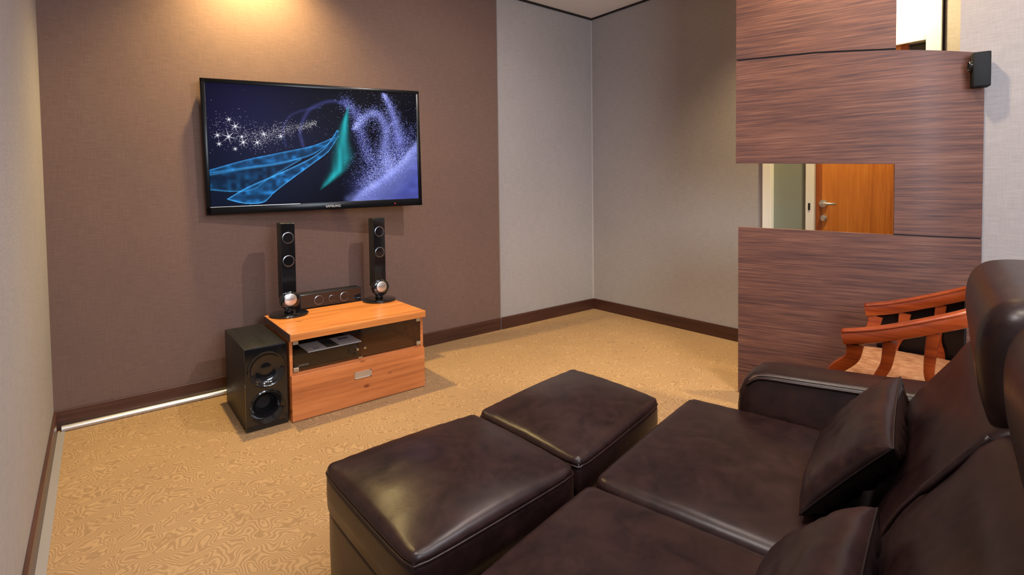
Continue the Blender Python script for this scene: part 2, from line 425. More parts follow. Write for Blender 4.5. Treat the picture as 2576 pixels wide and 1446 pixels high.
# ------------------------------------------------------------------ television
TVP = Matrix.Translation((-2.776, -.165, 1.525)) @ Matrix.Rotation(-.165, 4, 'Z') @ Matrix.Rotation(.015, 4, 'X') @ Matrix.Rotation(-.018, 4, 'Y')
tv = thing('television', 'wall-mounted flat television showing icy blue swirls on a dark screen', 'television')
tv.matrix_world = TVP
W, Hh = 1.346, .815
def rrect(w, h, r, n=6):
    pts = []
    for cx_, cz_, a0 in ((w/2-r, h/2-r, 0), (-w/2+r, h/2-r, 90), (-w/2+r, -h/2+r, 180), (w/2-r, -h/2+r, 270)):
        for i in range(n+1):
            a = math.radians(a0+90*i/n); pts.append((cx_+r*math.cos(a), cz_+r*math.sin(a)))
    return pts
def plate(bm, pts, y0, y1):
    A = [bm.verts.new((x, y0, z)) for x, z in pts]; B = [bm.verts.new((x, y1, z)) for x, z in pts]; n = len(pts)
    bm.faces.new(A); bm.faces.new(B[::-1])
    for i in range(n): bm.faces.new((A[i], B[i], B[(i+1) % n], A[(i+1) % n]))
    bmesh.ops.recalc_face_normals(bm, faces=bm.faces)
bm = nb(); plate(bm, rrect(W-.01, Hh-.01, .01), .004, .038)
obj('back_cover', bm, MAT['satin_black'], tv)
BZ, BB = .026, .050
SW, SH = W-2*BZ, Hh-BZ-BB
sz0 = -Hh/2+BB
bm = nb()   # front frame: four mitred bars
box(bm, (-W/2, -.006, Hh/2-BZ), (W/2, .006, Hh/2), .003); box(bm, (-W/2, -.006, -Hh/2), (W/2, .006, -Hh/2+BB), .003)
box(bm, (-W/2, -.006, -Hh/2+.003), (-W/2+BZ, .006, Hh/2-.003), .003); box(bm, (W/2-BZ, -.006, -Hh/2+.003), (W/2, .006, Hh/2-.003), .003)
obj('bezel', bm, MAT['bezel'], tv, angle=40)
text('brand_lettering', 'SAMSUNG', .021, (.055, -.0068, -Hh/2+.022), (PI/2, 0, 0), MAT['logo'], tv)
obj('standby_light', boxbm((.47, -.008, -Hh/2+.018), (.476, -.005, -Hh/2+.024), .001), MAT['led'], tv)
obj('bottom_trim', boxbm((-W/2+.02, -.0075, -Hh/2+BB-.004), (-.15, -.005, -Hh/2+BB-.0015)), MAT['silver'], tv)
# wall arm
bm = nb(); box(bm, (-.12, .034, -.12), (.12, .060, .12), .004); box(bm, (-.03, .055, -.05), (.03, .158, .05), .004)
obj('wall_bracket', bm, MAT['satin_black'], tv)
# the picture: an abstract icy swirl, one colour per screen cell
NX, NY = 520, 292
uu, vv = np.meshgrid((np.arange(NX)+.5)/NX, (np.arange(NY)+.5)/NY)
asp = NX/NY
rgb = np.zeros((NY, NX, 3))
rng = np.random.default_rng(3)
def G(cu, cv, su, sv): return np.exp(-((uu-cu)/su)**2-((vv-cv)/sv)**2)
rgb += np.array([.0012, .0010, .005])
rgb += G(.16, .22, .24, .34)[..., None]*np.array([.006, .005, .030])
rgb += G(.30, .55, .30, .35)[..., None]*np.array([.003, .004, .018])
rgb += G(.05, .9, .3, .3)[..., None]*np.array([.002, .006, .016])
def vnoise(fx, fy, seed):
    r = np.random.default_rng(seed); g_ = r.random((fy+2, fx+2)); x = uu*fx; y = vv*fy
    xi, yi = x.astype(int), y.astype(int); fx_, fy_ = x-xi, y-yi; fx_ = fx_*fx_*(3-2*fx_); fy_ = fy_*fy_*(3-2*fy_)
    return (g_[yi, xi]*(1-fx_)+g_[yi, xi+1]*fx_)*(1-fy_)+(g_[yi+1, xi]*(1-fx_)+g_[yi+1, xi+1]*fx_)*fy_
# snowy slope at the lower right
edge = np.interp(uu, [0, .60, .68, .80, .90, 1.0], [2, 1.03, .90, .76, .62, .42])
sl = np.clip((vv-edge)/.05, 0, 1); dpt = np.clip((vv-edge)/.35, 0, 1)
tex = .75+.5*vnoise(30, 16, 5)*vnoise(8, 24, 6)
slope_c = (np.array([.22, .25, .62])*(1-dpt[..., None]) + np.array([.085, .10, .42])*dpt[..., None])*tex[..., None]
rgb = rgb*(1-sl[..., None]*.95)+slope_c*sl[..., None]
def poly(pts, n=60):
    P = np.array([[p.x, p.y] for p in bez([(a, b, 0) for a, b in pts], n)]); return P
def stroke(pts, w, col, amt=1, w1=None):
    P = poly(pts, 24); out = np.zeros_like(uu)
    for i, (a, b) in enumerate(P):
        ww = w+(w1-w)*i/len(P) if w1 is not None else w
        out = np.maximum(out, np.exp(-(((uu-a)*asp)**2+(vv-b)**2)/ww**2))
    global rgb
    rgb = rgb+out[..., None]*np.array(col)*amt*.55
def dots(pts, spread, n, col, s=(.35, 1), s1=None):
    P = poly(pts, 60); idx = rng.integers(0, len(P), n)
    sp = np.array([spread+((s1 if s1 is not None else spread)-spread)*i/len(P) for i in idx])
    a = P[idx, 0]+rng.normal(0, 1, n)*sp/asp; b = P[idx, 1]+rng.normal(0, 1, n)*sp
    xi = (a*NX).astype(int); yi = (b*NY).astype(int); ok = (xi >= 0) & (xi < NX) & (yi >= 0) & (yi < NY)
    k = rng.uniform(*s, n)**2
    for x, y, q in zip(xi[ok], yi[ok], k[ok]): rgb[y, x] = rgb[y, x]+np.array(col)*q
BL = (.12, .13, .50); LB = (.42, .47, 1.30)
stroke([(.33, .50), (.32, .36), (.36, .24), (.44, .18), (.50, .16)], .010, BL, .22)
stroke([(.41, .50), (.40, .36), (.44, .20), (.50, .13), (.56, .10), (.62, .12)], .014, BL, .40)
stroke([(.62, .10), (.68, .22), (.70, .42), (.74, .62)], .035, BL, .40, .05)
stroke([(.665, .34), (.70, .27), (.75, .20), (.80, .22), (.83, .36), (.82, .55), (.84, .72)], .014, (.25, .28, .8), .75, .05)
stroke([(.83, .36), (.86, .29), (.89, .27)], .012, (.2, .23, .7), .6)
stroke([(.825, .015), (.86, .14), (.885, .30), (.90, .45)], .016, (.22, .24, .75), .8, .04)
stroke([(.90, .45), (.88, .60), (.80, .75), (.70, .88)], .10, BL, .45)
stroke([(.62, .98), (.75, .86), (.88, .72), (1.0, .50)], .03, (.22, .26, .7), .5)
dots([(.62, .10), (.68, .22), (.70, .42), (.74, .62)], .035, 1500, LB)
dots([(.665, .34), (.70, .27), (.75, .20), (.80, .22), (.83, .36), (.82, .55), (.80, .70)], .02, 2600, LB, s1=.09)
dots([(.825, .015), (.86, .14), (.885, .30), (.90, .45)], .012, 1500, LB, s1=.08)
dots([(.72, .70), (.85, .62), (.97, .42)], .10, 3600, LB)
dots([(.70, .88), (.80, .72), (.95, .55)], .05, 2600, LB)
dots([(.50, .4), (.75, .1), (.98, .2)], .15, 260, (.5, .5, .6))
# stream of sparkles at the left
dots([(.47, .30), (.40, .34), (.30, .38), (.22, .42), (.12, .42)], .012, 900, (.75, .72, .75), s1=.05)
dots([(.35, .36), (.28, .42), (.20, .46), (.10, .40), (.08, .30)], .045, 700, (.6, .6, .75), s1=.08)
for a, b, r in ((.085, .43, .042), (.115, .345, .032), (.145, .475, .028), (.205, .475, .028), (.235, .405, .026), (.04, .42, .022), (.045, .49, .018), (.09, .29, .018), (.14, .43, .016), (.31, .42, .022), (.11, .53, .015)):
    for q in range(3):
        an = q*PI/3+.3; ca, sa = math.cos(an), math.sin(an)
        dx = (uu-a)*asp; dy = vv-b; al = dx*ca+dy*sa; pe = -dx*sa+dy*ca
        rgb = rgb+(np.exp(-(pe/.0024)**2)*np.exp(-(np.abs(al)/r)**3))[..., None]*np.array([.75, .75, .85])
    rgb = rgb+np.exp(-((((uu-a)*asp)**2+(vv-b)**2)/(r*.2)**2))[..., None]*np.array([.6, .6, .7])
# two sheer blue ribbons of light streaming left
def band(top, bot, col, amt, edgec, u1):
    tp = poly(top, 16); bp = poly(bot, 16)
    tu = np.interp(uu, tp[:, 0], tp[:, 1]); bo = np.interp(uu, bp[:, 0], bp[:, 1])
    w_ = bo-tu; ins = (vv > tu) & (vv < bo) & (uu < u1) & (uu > top[0][0]) & (w_ > 0)
    e = np.minimum(vv-tu, bo-vv); eg = np.exp(-(np.clip(e, 0, 1)/.010)**2)
    tx = .18+1.5*vnoise(52, 30, 8)**2*vnoise(22, 30, 9)*1.4
    k = ins*amt
    global rgb
    rgb = rgb*(1-.35*k[..., None])+k[..., None]*(np.array(col)*tx[..., None]+np.array(edgec)*eg[..., None])
band([(0, .70), (.15, .62), (.30, .56), (.45, .50), (.56, .42)], [(0, .73), (.15, .69), (.30, .65), (.45, .58), (.56, .44)], (.010, .14, .38), .9, (.03, .22, .55), .57)
band([(0, .735), (.15, .69), (.30, .65), (.40, .60)], [(0, .865), (.10, .885), (.18, .87), (.25, .78), (.40, .62)], (.004, .055, .15), .9, (.03, .20, .42), .4)
band([(.065, .94), (.15, .85), (.25, .77), (.35, .69), (.45, .60), (.52, .50), (.575, .36)], [(.065, .945), (.14, .985), (.22, .98), (.27, .90), (.35, .79), (.45, .66), (.53, .55), (.58, .42)], (.012, .15, .42), .95, (.05, .30, .65), .585)
# soft teal streak of light, generic flourish
band_c = np.interp(vv, [0, .30, .45, .60, .72, .86, 1], [.66, .615, .60, .60, .575, .50, .42])
band_w = np.interp(vv, [.12, .30, .45, .60, .72, .85, .9], [.002, .014, .022, .032, .026, .010, .001])
k = np.exp(-((uu-band_c)/band_w)**2)*np.clip((vv-.10)/.15, 0, 1)*np.clip((.90-vv)/.06, 0, 1)
rgb = rgb*(1-k[..., None]*.8)+k[..., None]*np.array([.015, .40, .45])*(.45+.8*vnoise(60, 9, 12))[..., None]
rgb = np.clip(rgb, 0, 1.1)
xs = np.linspace(-SW/2, SW/2, NX+1); zs = np.linspace(sz0+SH, sz0, NY+1)
XX, ZZ = np.meshgrid(xs, zs)
vco = np.stack([XX, np.full_like(XX, -.0025), ZZ], -1).reshape(-1, 3)
ii = (np.arange(NY)[:, None]*(NX+1)+np.arange(NX)[None, :]).reshape(-1)
fc = np.stack([ii, ii+NX+1, ii+NX+2, ii+1], 1)
me = bpy.data.meshes.new('screen'); me.vertices.add(len(vco)); me.vertices.foreach_set('co', vco.astype(np.float32).ravel())
me.loops.add(fc.size); me.loops.foreach_set('vertex_index', fc.astype(np.int32).ravel())
me.polygons.add(len(fc)); me.polygons.foreach_set('loop_start', (np.arange(len(fc))*4).astype(np.int32))
me.update(calc_edges=True)
ca = me.color_attributes.new('picture', 'FLOAT_COLOR', 'CORNER')
cc = np.ones((len(fc), 4, 4), np.float32); cc[:, :, :3] = rgb.reshape(-1, 1, 3); ca.data.foreach_set('color', cc.ravel())
sm = M('lit_screen', (.001, .001, .0015), .35, spec=.04)
at = sm.node('ShaderNodeAttribute'); at.attribute_name = 'picture'
sm.link(at.outputs['Color'], sm.b.inputs['Emission Color']); sm.set('Emission Strength', 1.0)
me.materials.append(sm.m)
so = bpy.data.objects.new('screen', me); COL.objects.link(so); so.parent = tv
SCREEN = sm

# ------------------------------------------------------------------ speakers and cabinet
def driver(parent, x, y, z, r, axis='Y', name='driver', cone=True):
    bm = nb(); lathe(bm, [(r*1.12, 0), (r*1.12, .003), (r*1.0, .004), (r*.96, .001), (r*.88, -.002), (r*.40, -.012), (r*.34, -.010), (r*.2, -.004), (0, -.001)], 40, (x, y, z), axis)
    return obj(name, bm, MAT['cone'] if cone else MAT['gloss_black'], parent, angle=50)
CT = .484
cab = thing('media_cabinet', 'low cherry wood media cabinet with two glass doors and a drawer', 'cabinet', (-2.76, -.45, 0))
cx0, cx1, cyf, cyb = -3.163+2.76, -2.358+2.76, -.712+.45, -.20+.45
bm = nb(); box(bm, (cx0-.002, cyf-.033, CT-.040), (cx1+.004, cyb, CT), .002)
obj('top_board', bm, MAT['cherry_top'], cab)
obj('edge_band', boxbm((cx0-.0045, cyf-.032, CT-.039), (cx0-.002, cyb, CT-.001)), MAT['edge_band'], cab)
for a, b in ((cx0, cx0+.016), (cx1-.018, cx1)):
    obj('side_panel', boxbm((a, cyf, 0), (b, cyb-.01, CT-.040), .001), MAT['cherry'], cab)
obj('back_panel', boxbm((cx0+.016, cyb-.02, .0), (cx1-.018, cyb-.01, CT-.04)), MAT['edge_band'], cab)
obj('shelf', boxbm((cx0+.016, cyf+.004, .248), (cx1-.018, cyb-.02, .264), .001), MAT['cherry'], cab)
dw = obj('drawer', boxbm((cx0+.002, cyf-.018, .004), (cx1-.001, cyf, .252), .002), MAT['cherry'], cab)
yh = cyf-.018; hx = -.004
bm = nb()
box(bm, (hx-.052, yh-.004, .153), (hx+.052, yh, .158), .001); box(bm, (hx-.052, yh-.004, .188), (hx+.052, yh, .193), .001)
box(bm, (hx-.052, yh-.004, .153), (hx-.046, yh, .193), .001); box(bm, (hx+.040, yh-.004, .153), (hx+.052, yh, .193), .001)
box(bm, (hx-.047, yh-.001, .157), (hx+.042, yh+.001, .189))
obj('handle', bm, MAT['silver'], dw)
mid = (cx0+cx1)/2-.01
for a, b, kx in ((cx0+.018, mid-.0015, mid-.022), (mid+.0015, cx1-.020, mid+.022)):
    gd = obj('glass_door', boxbm((a, cyf-.001, .268), (b, cyf+.004, CT-.044), .001), MAT['glass_smoke'], cab)
    hxx = a+.014 if a < -.1 else b-.014
    for hz in (.280, CT-.056):
        obj('hinge', boxbm((hxx-.014, cyf-.006, hz-.011), (hxx+.014, cyf+.007, hz+.011), .002), MAT['brass'], gd)
    bm = nb(); lathe(bm, [(0, .018), (.007, .018), (.009, .014), (.009, .006), (.005, .003), (.005, 0)], 20, (kx, cyf-.001, .325), 'Y')
    obj('knob', bm, MAT['chrome'], gd, angle=40)
bm = nb(); box(bm, (mid-.012, cyf-.004, .266), (mid+.012, cyf+.006, .275), .001); obj('door_catch', bm, MAT['chrome'], cab)

ply = thing('disc_player', 'black disc player on the shelf behind the left glass door', 'disc player', (-2.95, -.52, .2645))
obj('body', boxbm((-.185, -.150, .004), (.185, .16, .082), .003), MAT['satin_black'], ply)
obj('front_panel', boxbm((-.185, -.156, .006), (.185, -.149, .080), .002), MAT['gloss_black'], ply)
text('brand_lettering', 'SAMSUNG', .012, (-.13, -.1572, .022), (PI/2, 0, 0), MAT['logo'], ply)
bm = nb(); lathe(bm, [(0, .01), (.016, .01), (.018, .007), (.018, 0)], 28, (.14, -.156, .044), 'Y'); obj('dial', bm, MAT['satin_black'], ply, angle=40)
for x in (-.15, .15): obj('foot', boxbm((x-.015, -.13, 0), (x+.015, -.10, .004)), MAT['satin_black'], ply)
br = thing('brochure', 'pale grey brochure with printed pictures lying on the disc player', 'brochure', (-2.902, -.590, .3475), .02)
bm = nb(); box(bm, (-.155, -.085, 0), (.155, .095, .006), .001); obj('pages', bm, MAT['paper'], br)
bm = nb(); box(bm, (-.045, -.078, .0062), (.025, .088, .0066)); obj('photo_print', bm, MAT['paper_print'], br)
bm = nb(); box(bm, (-.115, -.055, .0062), (-.08, -.035, .0066)); PB = M('print_blue', (.22, .25, .33), .5).m; obj('printed_block', bm, PB, br); bm = nb(); box(bm, (.06, .02, .0062), (.12, .06, .0066)); obj('printed_block', bm, PB, br)

def tower(loc, rz, label):
    t = thing('tower_speaker', label, 'speaker', loc, rz, 'pair of tower speakers')
    bm = nb(); lathe(bm, [(0, 0), (.108, 0), (.113, .003), (.113, .008), (.108, .012), (.04, .014), (0, .014)], 64)
    obj('base', bm, MAT['gloss_black'], t, angle=50)
    bm = nb(); tube(bm, [(0, .0, .012), (0, .004, .03), (0, .01, .06)], [.028, .022, .030], 20); obj('stem', bm, MAT['gloss_black'], t, smooth=True)
    bm = nb(); box(bm, (-.044, -.020, .095), (.044, .055, .568), .008, 3); obj('body', bm, MAT['satin_black'], t, angle=40)
    bm = nb(); box(bm, (-.0415, -.024, .10), (.0415, -.018, .564), .002, 2); obj('front_panel', bm, MAT['gloss_black'], t)
    bm = nb(); lathe(bm, [(0, .042), (.046, .042), (.056, .036), (.058, .02), (.056, 0), (.045, -.03), (0, -.03)], 48, (0, 0, .092), 'Y')
    obj('round_housing', bm, MAT['gloss_black'], t, angle=50)
    bm = nb(); lathe(bm, [(0, .0), (.033, .0), (.0365, -.002), (.0365, -.006)], 48, (0, -.0465, .100), 'Y')
    d = obj('dial', bm, MAT['silver'], t, angle=40)
    text('brand_lettering', 'SAMSUNG', .0095, (0, -.0468, .100), (PI/2, 0, 0), MAT['cone'], d, .0003)
    driver(t, 0, -.0245, .476, .031, name='driver'); driver(t, 0, -.0245, .335, .031, name='driver')
    return t
tl = tower((-3.042, -.275, CT), .02, 'black tower speaker on the left end of the cabinet, nearer the subwoofer')
tr = dup(tl, (-2.445, -.262, CT), .02, 'black tower speaker on the right end of the cabinet')

cs = thing('center_speaker', 'long low black centre speaker on the cabinet between the towers', 'speaker', (-2.745, -.135, CT))
bm = nb(); box(bm, (-.205, -.045, 0), (.205, .045, .094), .005, 2); obj('body', bm, MAT['satin_black'], cs, angle=40)
obj('front_panel', boxbm((-.20, -.050, .003), (.20, -.044, .091), .002), MAT['gloss_black'], cs)
for x in (-.085, 0, .085): driver(cs, x, -.0505, .046, .027 if x else .019, name='driver')

sub = thing('subwoofer', 'glossy black floor-standing subwoofer left of the cabinet', 'subwoofer', (-3.276, -.44, 0))
bm = nb(); box(bm, (-.104, -.250, .006), (.104, .255, .435), .004, 2); obj('body', bm, MAT['ash_black'], sub, angle=40)
fp = obj('front_panel', boxbm((-.104, -.264, .006), (.104, -.250, .435), .004), MAT['gloss_black'], sub)
for o_ in (fp, [c for c in sub.children if c.name.startswith('body')][0]):
    for zc, r_c, dp in ((.115, .078, .12), (.315, .080, .05)):
        bm = nb(); lathe(bm, [(0, .05), (r_c, .05), (r_c, -dp), (0, -dp)], 64, (0, -.264, zc), 'Y'); bake_cut(o_, bm)
bm = nb(); lathe(bm, [(.092, 0), (.094, .004), (.090, .008), (.084, .006), (.079, -.004), (.060, -.011), (.045, -.015), (.030, -.017), (.026, -.0165), (0, -.013)], 64, (0, -.264, .315), 'Y')
obj('woofer', bm, MAT['gloss_black'], sub, angle=50)
bm = nb(); lathe(bm, [(.088, 0), (.090, .002), (.084, .004), (.076, -.004), (.062, -.018), (.050, -.038), (.040, -.065), (.035, -.10)], 64, (0, -.264, .115), 'Y')
pt = obj('bass_port', bm, MAT['gloss_black'], sub, angle=50)
bm = nb(); lathe(bm, [(0, .0), (.036, 0), (.036, -.004)], 40, (0, -.168, .115), 'Y'); obj('port_mouth', bm, MAT['dark_gap'], pt)
for x in (-.08, .08):
    for y in (-.22, .22): obj('foot', boxbm((x-.012, y-.012, 0), (x+.012, y+.012, .007)), MAT['satin_black'], sub)

# wall speaker beside the partition
ws = thing('wall_speaker', 'small black satellite speaker mounted high on the grey wall beside the partition', 'speaker', (-.632, -3.062, 1.778), .34)
bm = nb(); box(bm, (-.033, -.036, -.082), (.033, .030, .082), .005, 3); obj('body', bm, M('speaker_matte_black', (.006, .006, .007), .6, spec=.25).m, ws, angle=40)
def drvY(parent, x, y, z, r):
    bm = nb(); lathe(bm, [(r*1.1, 0), (r*1.1, -.008), (r, -.011), (r*.9, -.006), (r*.4, .004), (0, .002)], 32, (x, y, z), 'Y'); return obj('driver', bm, MAT['gloss_black'], parent, angle=50)
drvY(ws, .0, .031, .02, .024)
bm = nb(); tube(bm, [(.025, -.01, 0), (.064, -.022, 0)], .010, 14); obj('wall_bracket', bm, MAT['satin_black'], ws)

# ------------------------------------------------------------------ leather cushions
def cushion_quad(quad, z0, z1, dome, rad, n=28, pinch=.010, wr=.0, seed=0, waist=0):
    """upholstered block over a ground quad (x,y)*4 order: (0,0),(1,0),(1,1),(0,1)"""
    bm = bmesh.new()
    q = [Vector((x, y, 0)) for x, y in quad]
    lw = (q[1]-q[0]).length; ld = (q[3]-q[0]).length
    nh = 8
    def P(s, t, k):  # s,t in 0..1, k in 0..1 height
        # rounded plan + rounded top edge
        ex = min(s, 1-s)*lw; ey = min(t, 1-t)*ld
        return (q[0]*(1-s)+q[1]*s)*(1-t)+(q[3]*(1-s)+q[2]*s)*t
    # top grid, with edge-concentrated spacing
    def sp(i): x = i/n; return .5-.5*math.cos(PI*x)
    top = {}
    c = (q[0]+q[1]+q[2]+q[3])/4
    for i in range(n+1):
        for j in range(n+1):
            s, t = sp(i), sp(j)
            a, b = abs(2*s-1), abs(2*t-1)
            p = P(s, t, 1)
            sideb = 1+.012*((1-a**2)*(b**8)+(1-b**2)*(a**8))   # sides belly out a little
            p = c+(p-c)*sideb
            # round plan corners
            cr = max(0, (a**9+b**9)-1); p = c+(p-c)*(1-.040*cr)
            ea = max(0, 1-(1-a)*lw/2/rad) if rad else 0; eb = max(0, 1-(1-b)*ld/2/rad)
            drop = rad*(1-math.sqrt(max(0, 1-min(1, ea*ea))))*.9+rad*(1-math.sqrt(max(0, 1-min(1, eb*eb))))*.9
            z = z1+dome*((1-a**2)*(1-b**2))**.8-min(drop, rad)
            z += wr*noise.noise(Vector((s*7+seed, t*7, seed)))*(1-a**6)*(1-b**6)
            z += wr*2.2*(a**5*(1-a**12)+b**5*(1-b**12))*math.sin((s if b > a else t)*55+3*noise.noise(Vector((s*9, t*9, seed))))*.25
            top[i, j] = bm.verts.new((p.x, p.y, z))
    for i in range(n):
        for j in range(n): bm.faces.new((top[i, j], top[i+1, j], top[i+1, j+1], top[i, j+1]))
    ring = [(i, 0) for i in range(n)]+[(n, j) for j in range(n)]+[(i, n) for i in range(n, 0, -1)]+[(0, j) for j in range(n, 0, -1)]
    prev = [top[r] for r in ring]; zt = [v.co.z for v in prev]
    # seam groove just below the rounded edge, then the side
    for k, (ins, h) in enumerate(((.004, .0), (.006, .004), (.0, .012), (-.001, .02), (-.002, .5), (.0, .96), (.006, 1.0))):
        cur_ = []
        for v, zz in zip([top[r] for r in ring], zt):
            d = Vector((v.co.x, v.co.y, 0))-c; d = d*(1-ins/max(.05, d.length))
            if h <= .02: z = zz-h
            else: z = z0+(zz-.02-z0)*(1-h)
            cur_.append(bm.verts.new((c.x+d.x, c.y+d.y, z)))
        for a_ in range(len(ring)):
            b_ = (a_+1) % len(ring); bm.faces.new((prev[a_], cur_[a_], cur_[b_], prev[b_]))
        prev = cur_
    bm.faces.new(prev[::-1])
    bmesh.ops.recalc_face_normals(bm, faces=bm.faces)
    seam = [Vector((top[r].co.x, top[r].co.y, top[r].co.z-.002)) for r in ring]
    return bm, seam
ZS = .42
def ottoman(quad, label, seed, ztop=ZS-.004, dome=.046):
    c = (sum(p[0] for p in quad)/4, sum(p[1] for p in quad)/4)
    t = thing('ottoman', label, 'ottoman', (c[0], c[1], 0), 0, 'pair of leather ottomans')
    q = [(x-c[0], y-c[1]) for x, y in quad]
    bm, seam = cushion_quad(q, ztop-.135, ztop-.006, dome, .020, wr=.003, seed=seed)
    obj('cushion', bm, MAT['leather'], t, smooth=True)
    bm = nb(); tube(bm, seam, .0035, 6, True); obj('piping', bm, MAT['leather'], t, smooth=True)
    q2 = [(x*.985, y*.985) for x, y in q]
    bm, s2 = cushion_quad(q2, .035, ztop-.13, -.0, .004, n=12); obj('base', bm, MAT['leather'], t, angle=50)
    for x, y in q:
        bm = nb(); lathe(bm, [(0, .04), (.022, .04), (.02, 0), (0, 0)], 16, (x*.88, y*.88, 0)); obj('foot', bm, MAT['satin_black'], t, angle=40)
    return t
# front(TV side)-left order: back-left, back-right, front-right, front-left seen from the sofa
ottoman([(-3.416, -2.579), (-2.840, -2.537), (-2.864, -2.024), (-3.430, -2.026)], 'brown leather ottoman on the left with the bright sheen on its near corner', 1)
ottoman([(-2.826, -2.528), (-2.229, -2.395), (-2.246, -1.925), (-2.850, -2.020)], 'brown leather ottoman on the right, farther from the left wall', 2)

# ------------------------------------------------------------------ sofa
S0 = (-2.872, -2.608); AR = math.radians(11.5)
sofa = thing('reclining_sofa', 'large two-seat dark brown leather sofa with bulging headrests', 'sofa', (S0[0], S0[1], 0), AR)
# local frame: x = across, y = -depth
def squad(u0, u1, d0, d1): return [(u0, -d1), (u1, -d1), (u1, -d0), (u0, -d0)]
for u0, u1, sd in ((.004, .752, 3), (-.752, -.004, 4)):
    bm, seam = cushion_quad(squad(u0, u1, .0, .66), .24, ZS-.004, .022, .034, wr=.002, seed=sd)
    sc = obj('seat_cushion', bm, MAT['leather'], sofa, smooth=True)
    bm = nb(); tube(bm, seam, .0035, 6, True); obj('piping', bm, MAT['leather'], sc, smooth=True)
bm = nb(); box(bm, (-.75, -.98, .05), (.75, -.02, .245), .012, 3); obj('base', bm, MAT['leather'], sofa, angle=40)
def prof_loft(bm, prof, u0, u1, n=24, endr=.05, belly=0, belly_fn=None):
    """prof: closed list of (d,z). ends shrink over endr towards the centroid"""
    cd = sum(p[0] for p in prof)/len(prof); cz = sum(p[1] for p in prof)/len(prof)
    rings = []
    us = []
    for i in range(n+1):
        x = i/n; us.append(u0+(u1-u0)*(.5-.5*math.cos(PI*x)))
    for u in us:
        e = min(u-u0, u1-u); k = 1.0
        ins = endr*(1-math.sqrt(max(0, 1-(1-min(1, e/endr))**2)))
        w = (u-u0)/(u1-u0); bl = belly*(1-abs(2*w-1)**2.4)
        r = []
        for d, z in prof:
            v = Vector((d-cd, z-cz)); Lr = v.length
            v2 = v*((Lr-ins)/Lr)*(1+bl) if Lr > 0 else v
            r.append(bm.verts.new((u, -(cd+v2.x), cz+v2.y)))
        rings.append(r)
    m_ = len(prof)
    for A, B in zip(rings, rings[1:]):
        for k in range(m_): bm.faces.new((A[k], A[(k+1) % m_], B[(k+1) % m_], B[k]))
    bm.faces.new(rings[0][::-1]); bm.faces.new(rings[-1])
    bmesh.ops.recalc_face_normals(bm, faces=bm.faces)
def cr_closed(pts, n=5):
    P = [Vector((a, b)) for a, b in pts]; N = len(P); out = []
    for i in range(N):
        p0, p1, p2, p3 = P[i-1], P[i], P[(i+1) % N], P[(i+2) % N]
        for k in range(n):
            t = k/n; q = .5*((2*p1)+(-p0+p2)*t+(2*p0-5*p1+4*p2-p3)*t*t+(-p0+3*p1-3*p2+p3)*t**3); out.append((q.x, q.y))
    return out
back_prof = cr_closed([(.640, .36), (.645, .42), (.664, .505), (.715, .605), (.790, .715), (.835, .785), (.90, .82), (1.0, .80), (1.05, .70), (1.04, .45), (.98, .22), (.80, .16), (.62, .24)], 6)
head_prof = cr_closed([(.850, .785), (.834, .82), (.824, .87), (.820, .93), (.828, .985), (.852, 1.02), (.89, 1.034), (.95, 1.036), (1.02, 1.02), (1.065, .97), (1.075, .88), (1.06, .80), (.99, .76), (.90, .76)], 5)
for u0, u1 in ((.003, .775), (-.775, -.003)):
    bm = nb(); prof_loft(bm, back_prof, u0, u1, 26, .020, .012); bk = obj('backrest', bm, MAT['leather'], sofa, smooth=True)
    bm = nb(); prof_loft(bm, head_prof if u0 > -.1 else [(a+.030, b) for a, b in head_prof], u0+.004, u1-.030, 30, .060, .008); obj('headrest', bm, MAT['leather'], sofa, smooth=True)
# raised welt where the two backs meet
bm = nb(); tube(bm, bez([(0, -.648, .440), (0, -.705, .592), (0, -.775, .697), (0, -.842, .790)], 6), [.004]*10+[.008]*9, 8); obj('back_welt', bm, MAT['leather'], sofa, smooth=True)
def arm(u0, u1):
    """rolled arm: outline in (d,z), extruded across with softened long edges"""
    out = [(.182, .05), (.180, .42), (.186, .475), (.205, .520), (.235, .546), (.28, .556), (.40, .562), (.60, .575), (.80, .59), (.98, .60), (1.0, .05)]
    pr_ = []
    for i, (a, b) in enumerate(out): pr_.append((a, b))
    bm = nb(); cxm = (u0+u1)/2; hw = (u1-u0)/2; secs = []
    N = 14
    for i in range(N+1):
        w = -1+2*i/N; x = cxm+hw*w
        # crown: outer portion of the section drops at the long edges
        e = max(0, (abs(w)-.72)/.28); dz = .020*(1-math.sqrt(max(0, 1-e*e)))
        dz2 = .010*(1-w*w)
        secs.append([bm.verts.new((x, -(a+(dz*.8 if a < .3 else 0)), b+((dz2-dz) if b > .42 else 0))) for a, b in pr_])
    for A, B in zip(secs, secs[1:]):
        for k in range(len(pr_)-1): bm.faces.new((A[k], A[k+1], B[k+1], B[k]))
        bm.faces.new((A[-1], A[0], B[0], B[-1]))
    bm.faces.new(secs[0][::-1]); bm.faces.new(secs[-1])
    bmesh.ops.recalc_face_normals(bm, faces=bm.faces)
    a_ = obj('armrest', bm, MAT['leather'], sofa, angle=50)
    xi = u0 if u0 > 0 else u1
    for off, mm_, r in ((.0, MAT['leather'], .005), (.011, MAT['thread'], .0012), (.015, MAT['thread'], .0012)):
        s_ = 1 if u0 > 0 else -1
        pts = [(xi+s_*off, -(a+(.012 if a < .3 else 0)), b-(.012 if off == 0 else .0045)+off*.25) for a, b in pr_[3:10]]
        bm = nb(); tube(bm, bez(pts, 5), r, 6); obj('piping' if off == 0 else 'stitching', bm, mm_, a_, smooth=True)
arm(.758, .955); arm(-.955, -.758)
